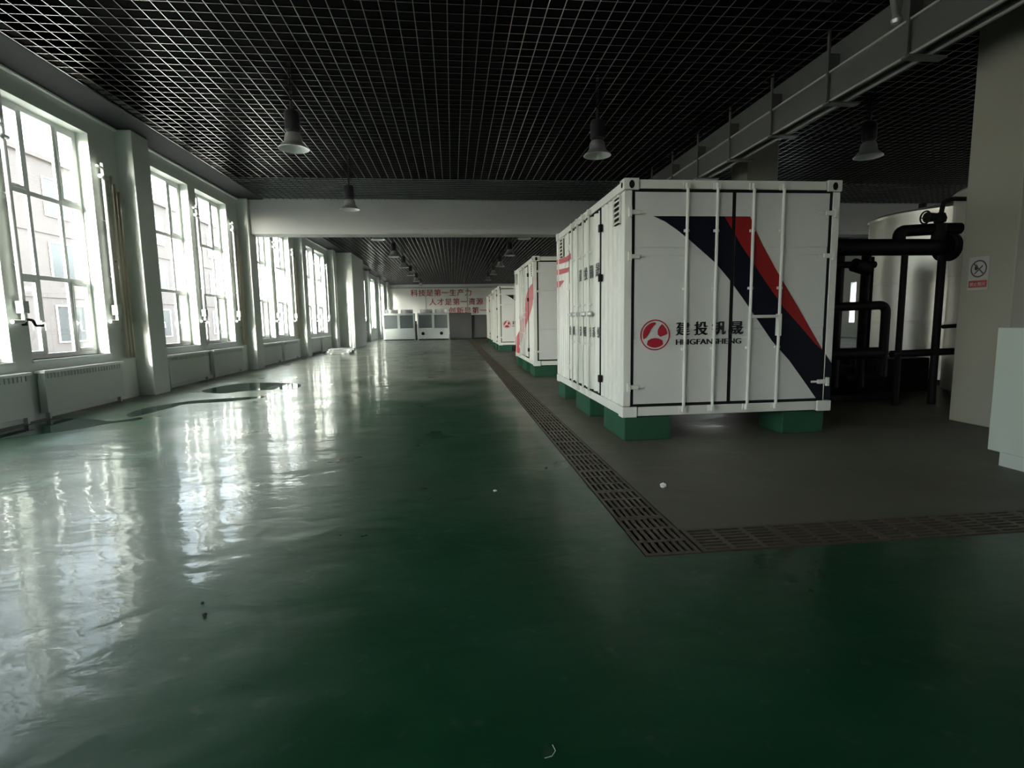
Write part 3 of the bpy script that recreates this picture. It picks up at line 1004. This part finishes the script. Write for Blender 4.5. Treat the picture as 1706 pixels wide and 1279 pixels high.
# ------------------------------------------------------------------ tanks
def tank(x, y, r, z1, label):
    t = thing('storage_tank', label, 'tank', (x, y, 0), 'stainless steel tanks')
    MB().lathe([(0, 0.12), (r, 0.12), (r, z1), (r * 0.99, z1 + 0.01)], seg=72).build('shell', 'steel', t)
    MB().lathe([(r + 0.02, z1 - 0.05), (r + 0.025, z1), (r * 0.98, z1 + 0.04), (r * 0.5, z1 + 0.16), (0.0, z1 + 0.2)], seg=72).build('lid', 'steel', t)
    for z in (1.22, 2.0, z1 - 0.55):
        MB().lathe([(r + 0.001, z - 0.022), (r + 0.008, z - 0.018), (r + 0.008, z + 0.018), (r + 0.001, z + 0.022)], seg=72).build('seam_band', 'steel', t)
    MB().lathe([(r * 0.9, 0), (r * 0.9, 0.12)], seg=48).build('skirt', 'pumpgrey', t)
    for dx, dy, h in ((-0.5, 0.1, 0.22), (0.1, -0.3, 0.3), (0.6, 0.3, 0.2)):
        MB().tube([(dx, dy, z1 + 0.06), (dx, dy, z1 + 0.06 + h)], 0.07, 16).build('nozzle', 'pumpgrey', t)
tank(10.1, 10.3, 1.35, 3.33, 'large stainless tank standing behind the black pipework')
tank(9.3, 7.55, 1.30, 3.30, 'stainless tank mostly hidden behind the beige column')

# ------------------------------------------------------------------ pipework in front of the tanks
pw = thing('pipe_manifold', 'black insulated pipe manifold with legs between the emblem container and the beige column', 'pipework', (5.6, 7.5, 0))
m = MB(); m.tube([(-0.6, 0, 2.36), (1.78, 0, 2.36)], 0.12, 20); m.build('main_pipe', 'black_pipe', pw)
m = MB(); m.tube([(1.70, 0, 2.36), (1.76, 0, 2.36)], 0.205, 24); m.tube([(1.77, 0, 2.36), (1.83, 0, 2.36)], 0.205, 24); m.build('flange', 'black_pipe', pw)
m = MB(); m.bent([(1.02, 0.05, 2.40), (1.02, 0.05, 2.60), (1.40, 0.05, 2.62), (1.72, 0.05, 2.64), (2.0, 0.05, 2.64)], 0.085, 0.10, 14); m.build('upper_pipe', 'black_pipe', pw)
for x, y, r in ((1.09, 0.0, 0.045), (1.70, 0.0, 0.055)):
    MB().tube([(x, y, 0.0), (x, y, 2.30)], r, 14).build('leg', 'black_pipe', pw)
for x, r in ((0.16, 0.075), (0.60, 0.065)):
    MB().tube([(x, 0.15, 0.28), (x, 0.15, 2.30)], r, 14).build('down_pipe', 'black_pipe', pw)
MB().tube([(0.78, 0.25, 0.5), (0.78, 0.25, 2.25)], 0.028, 10).build('thin_pipe', 'black_pipe', pw)
m = MB(); m.bent([(-0.3, 0.02, 1.49), (0.86, 0.02, 1.52), (0.86, 0.02, 0.45)], 0.065, 0.12, 14); m.build('loop_pipe', 'black_pipe', pw)
m = MB(); m.tube([(-0.3, 0.1, 2.12), (0.70, 0.1, 2.12)], 0.05, 12); m.tube([(0.36, 0.1, 2.12), (0.60, 0.1, 2.05)], 0.10, 14); m.build('second_header', 'black_pipe', pw)
m = MB(); m.tube([(-0.3, 0.05, 0.80), (0.9, 0.05, 0.80)], 0.09, 12); m.build('lower_header', 'black_pipe', pw)
m = MB(); m.tube([(0.98, 0, 0.78), (2.0, 0, 0.80)], 0.055, 12); m.build('lower_header', 'black_pipe', pw)
vl = MB()
vl.tube([(1.62, 0, 2.45), (1.62, 0, 2.70)], [0.10, 0.085], 16)
vl.lathe([(0, 2.70), (0.075, 2.72), (0.085, 2.78), (0.06, 2.85), (0, 2.88)], (1.62, 0, 0), 16)
vl.tube([(1.40, 0, 2.79), (1.62, 0, 2.80)], [0.075, 0.05], 14)
vl.bent([(1.63, 0, 2.85), (1.66, 0, 3.02), (1.80, 0, 3.06), (2.1, 0, 3.06)], 0.032, 0.05, 10)
v = vl.build('valve', 'black_pipe', pw)
hw = MB()
ringp = [(1.38, 0.09 * math.cos(t), 2.79 + 0.09 * math.sin(t)) for t in [2 * math.pi * i / 20 for i in range(21)]]
hw.tube(ringp, 0.012, 8)
hw.tube([(1.38, -0.09, 2.79), (1.38, 0.09, 2.79)], 0.008, 6)
hw.build('handwheel', 'black_pipe', v)
m = MB(); m.tube([(1.75, -0.05, 1.18), (2.2, -0.05, 1.20)], 0.03, 10); m.tube([(2.05, -0.05, 0.72), (2.05, -0.05, 1.32)], 0.04, 10); m.build('drain_cock', 'black_pipe', pw)

tag(boxo('dark_filler_block', 'pumpgrey', None, 5.2, 8.4, 8.72, 9.3, 0, 0.6, bevel=0.015), 'low dark block added to fill the dark area behind the pumps and pipe legs', 'plinth')  # made-up dark block, added to darken the floor area behind the pumps
def pump(x, y, label, s=1.0):
    p_ = thing('pump', label, 'pump', (x, y, 0), 'dark pumps on the floor')
    MB().box(-0.25 * s, 0.85 * s, -0.25 * s, 0.25 * s, 0, 0.10).build('base_frame', 'pumpgrey', p_, bevel=0.01)
    MB().tube([(0.05, 0, 0.36), (0.30 * s, 0, 0.36)], 0.22 * s, 20).build('volute', 'pumpgrey', p_)
    m = MB(); m.tube([(0.36 * s, 0, 0.36), (0.80 * s, 0, 0.36)], 0.155 * s, 20)
    for k in range(10):
        a = 2 * math.pi * k / 10
        m.tube([(0.38 * s, 0.165 * s * math.cos(a), 0.36 + 0.165 * s * math.sin(a)), (0.76 * s, 0.165 * s * math.cos(a), 0.36 + 0.165 * s * math.sin(a))], 0.012, 6)
    m.build('motor', 'pumpgrey', p_)
    MB().tube([(0.17 * s, 0, 0.5), (0.17 * s, 0, 0.76)], 0.08 * s, 14).build('outlet', 'black_pipe', p_)
    MB().tube([(0.29 * s, 0, 0.36), (0.37 * s, 0, 0.36)], 0.05, 10).build('shaft', 'lampshell', p_)
pump(4.9, 8.25, 'dark pump on the floor close beside the nearest container')
pump(6.25, 8.25, 'dark pump on the floor below the middle of the pipe manifold')

# ------------------------------------------------------------------ end of the hall
def chiller(x, label, ports):
    c = thing('chiller_unit', label, 'chiller', (x, 41.0, 0), 'chillers before the end wall')
    w, d = 2.3, 1.1
    m = MB()
    m.box(0, w, 0, d, 0.08, 0.86)
    for xx in (0, w / 2 - 0.09, w - 0.09):
        m.box(xx, xx + (0.18 if 0 < xx < w - 0.2 else 0.09), 0, d, 0.86, 1.92)
    m.box(0, w, 0, d, 1.86, 2.0)
    m.build('casing', 'chill', c, bevel=0.015)
    for a, bq in ((0.09, w / 2 - 0.09), (w / 2 + 0.09, w - 0.09)):
        MB().box(a, bq, 0.03, 0.06, 0.88, 1.85).build('coil_panel', 'coil', c)
    for xx in (w * 0.27, w * 0.75):
        MB().lathe([(0.44, 2.0), (0.46, 2.05), (0.46, 2.26), (0.43, 2.28), (0.41, 2.26), (0.41, 2.05), (0.1, 2.1), (0, 2.12)], (xx, d / 2, 0), 28).build('fan_cowl', 'lampshell', c)
    MB().box(0.06, w - 0.06, 0.05, d - 0.05, 0, 0.08).build('base', 'pumpgrey', c)
    if ports:
        for xx in (0.38, w - 0.55):
            MB().tube([(xx, -0.05, 0.48), (xx, 0.02, 0.48)], 0.12, 18).build('pipe_port', 'dark', c)
chiller(-5.15, 'white twin-fan chiller at the end of the hall next to the windows', False)
chiller(-2.62, 'white twin-fan chiller with two round black ports, left of the dark cabinets', True)
pc = MB(); pc.box(-2.80, -2.66, 40.9, 41.2, 0, 1.2).box(-2.78, -2.68, 40.95, 41.15, 1.2, 1.42)
tag(pc.build('service_post', 'darkcab', bevel=0.01), 'narrow dark grey post in the gap between the two chillers', 'post')
def dcab(x0, x1, z1, y, label):
    c = thing('equipment_cabinet', label, 'cabinet', (x0, y, 0), 'dark cabinets before the end wall')
    w = x1 - x0
    MB().box(0, w, 0, 1.2, 0.06, z1).build('body', 'darkcab', c, bevel=0.02)
    MB().box(0.04, w - 0.04, 0.05, 1.15, 0, 0.06).build('base', 'gasket', c)
    for k in range(2):
        a = 0.04 + k * (w - 0.06) / 2
        MB().box(a, a + (w - 0.1) / 2, -0.02, 0, 0.12, z1 - 0.06).build('door', 'darkcab', c, bevel=0.004)
dcab(-0.28, 1.40, 1.98, 41.0, 'taller dark grey cabinet block right of the chillers')
dcab(1.44, 2.60, 1.82, 41.6, 'lower dark grey cabinet block beside the far containers')

s = lettering('wall_slogan', '科技是第一生产力', 'slogan', 0.74, (-4.22, Y1 - 0.02, 3.98), 'end', pitch=0.785, bold=0.03)
tag(s, 'top line of red slogan characters on the white end wall', 'lettering', 'red slogan lines')
s = lettering('wall_slogan', '人才是第一资源', 'slogan', 0.74, (-2.38, Y1 - 0.02, 3.05), 'end', pitch=0.80, bold=0.03)
tag(s, 'middle line of red slogan characters on the white end wall', 'lettering', 'red slogan lines')
s = lettering('wall_slogan', '创新是第一动力', 'slogan', 0.74, (-0.42, Y1 - 0.02, 2.14), 'end', pitch=0.80, bold=0.03)
tag(s, 'bottom line of red slogan characters, partly behind cabinets and containers', 'lettering', 'red slogan lines')

# ------------------------------------------------------------------ floor bits
def puddle(pts, label):
    m = MB()
    pts = spline(pts)
    m.prism(pts, 'z', 0.0005, 0.0025)
    tag(m.build('puddle', 'puddle'), label, 'puddle', 'puddles by the window wall')
puddle([(-5.2, 9.12), (-5.23, 9.75), (-4.88, 10.39), (-4.46, 10.61), (-3.77, 10.79), (-3.65, 10.59), (-4.13, 10.22), (-4.73, 10.06), (-4.80, 9.67), (-4.86, 9.19), (-4.95, 8.8)], 'long narrow puddle on the green floor, middle one of three')
puddle([(-5.33, 12.01), (-5.13, 13.17), (-4.4, 13.3), (-3.67, 12.91), (-3.44, 12.51), (-3.48, 11.96), (-4.35, 11.78), (-4.72, 11.47)], 'farthest puddle on the floor, opposite the third window')
puddle([(-6.0, 7.6), (-6.05, 8.76), (-5.5, 8.7), (-5.03, 8.45), (-4.83, 8.72), (-4.69, 8.52), (-4.97, 8.24), (-5.17, 7.84), (-5.55, 7.51), (-5.8, 7.3)], 'nearest dark glossy patch on the floor, close under the second window')  # dark glossy film laid over the darker floor by the wall
def scrap(x, y, s, m_, label, cat, name):
    rng = random.Random(int(x * 100))
    bm = bmesh.new()
    bmesh.ops.create_icosphere(bm, subdivisions=2, radius=s)
    for v in bm.verts:
        v.co *= 0.7 + 0.6 * rng.random()
        v.co.z *= 0.6
    zmin = min(v.co.z for v in bm.verts)
    for v in bm.verts: v.co.z -= zmin
    me = bpy.data.meshes.new(name); bm.to_mesh(me); bm.free()
    me.materials.append(M[m_])
    o = bpy.data.objects.new(name, me); COL.objects.link(o)
    o.location = (x, y, 0)
    tag(o, label, cat)
scrap(1.68, 4.155, 0.028, 'paper', 'crumpled white scrap on the floor right of the long drain', 'litter', 'paper_scrap')
scrap(0.303, 4.264, 0.014, 'paper', 'tiny white chip on the green floor left of the drain', 'litter', 'paper_scrap')
scrap(-1.23, 2.602, 0.012, 'pebble', 'larger dark pebble on the green floor', 'pebble', 'pebble')
scrap(-1.293, 2.723, 0.008, 'pebble', 'smaller dark pebble beside the larger one', 'pebble', 'pebble')
m = MB(); m.tube([(0.285, 1.60, 0.003), (0.29, 1.575, 0.003), (0.275, 1.555, 0.003), (0.25, 1.55, 0.003)], 0.0012, 6)
tag(m.build('thread', 'paper'), 'short pale curved thread on the green floor', 'litter')
for k in range(3):
    o = MB().box(-0.55, 0.55, -0.6, 0.6, 0, 0.07).build('board', 'board', bevel=0.006)
    o.location = (-5.15 + 0.04 * k, 25.2 + 0.1 * k, 0.072 * k)
    o.rotation_euler = (0, 0, 0.06 * k)
    tag(o, ['lowest', 'middle', 'topmost'][k] + ' flat grey board of the stack before the wide pier', 'board', 'stacked flat boards')

# ------------------------------------------------------------------ outside
tag(boxo('ground', 'asphalt', None, -80, XW - 0.4, -60, 120, -0.5, -0.3), 'pale paved yard outside the windows', 'ground', kind='structure')
def facade():
    b_ = thing('building', 'pale pinkish building across the yard seen through the windows', 'building', (-19, 14, -0.3))
    LB, HB = 44, 9.5
    MB().box(-8, 0, 0, LB, 0, HB).build('wall', 'facade', b_)
    n = 0
    for i in range(10):
        for j in range(3):
            y = 1.6 + i * 4.3
            z = 1.0 + j * 3.0
            w = MB()
            w.box(-0.02, 0.03, y, y + 2.0, z, z + 1.7)
            wo = w.build('window', 'facade_glass', b_)
            q = MB()
            q.box(0.03, 0.07, y - 0.05, y + 0.04, z, z + 1.7).box(0.03, 0.07, y + 1.96, y + 2.05, z, z + 1.7).box(0.03, 0.07, y + 0.98, y + 1.04, z, z + 1.7)
            q.box(0.03, 0.07, y - 0.05, y + 2.05, z - 0.06, z).box(0.03, 0.07, y - 0.05, y + 2.05, z + 1.7, z + 1.76)
            q.build('frame', 'pvc', wo)
    m = MB()
    for z in (3.1, 6.1):
        m.box(0, 0.06, 0, LB, z, z + 0.12)
    m.box(-8.1, 0.15, -0.1, LB + 0.1, HB, HB + 0.2)
    m.build('cornice', 'facade', b_)
facade()
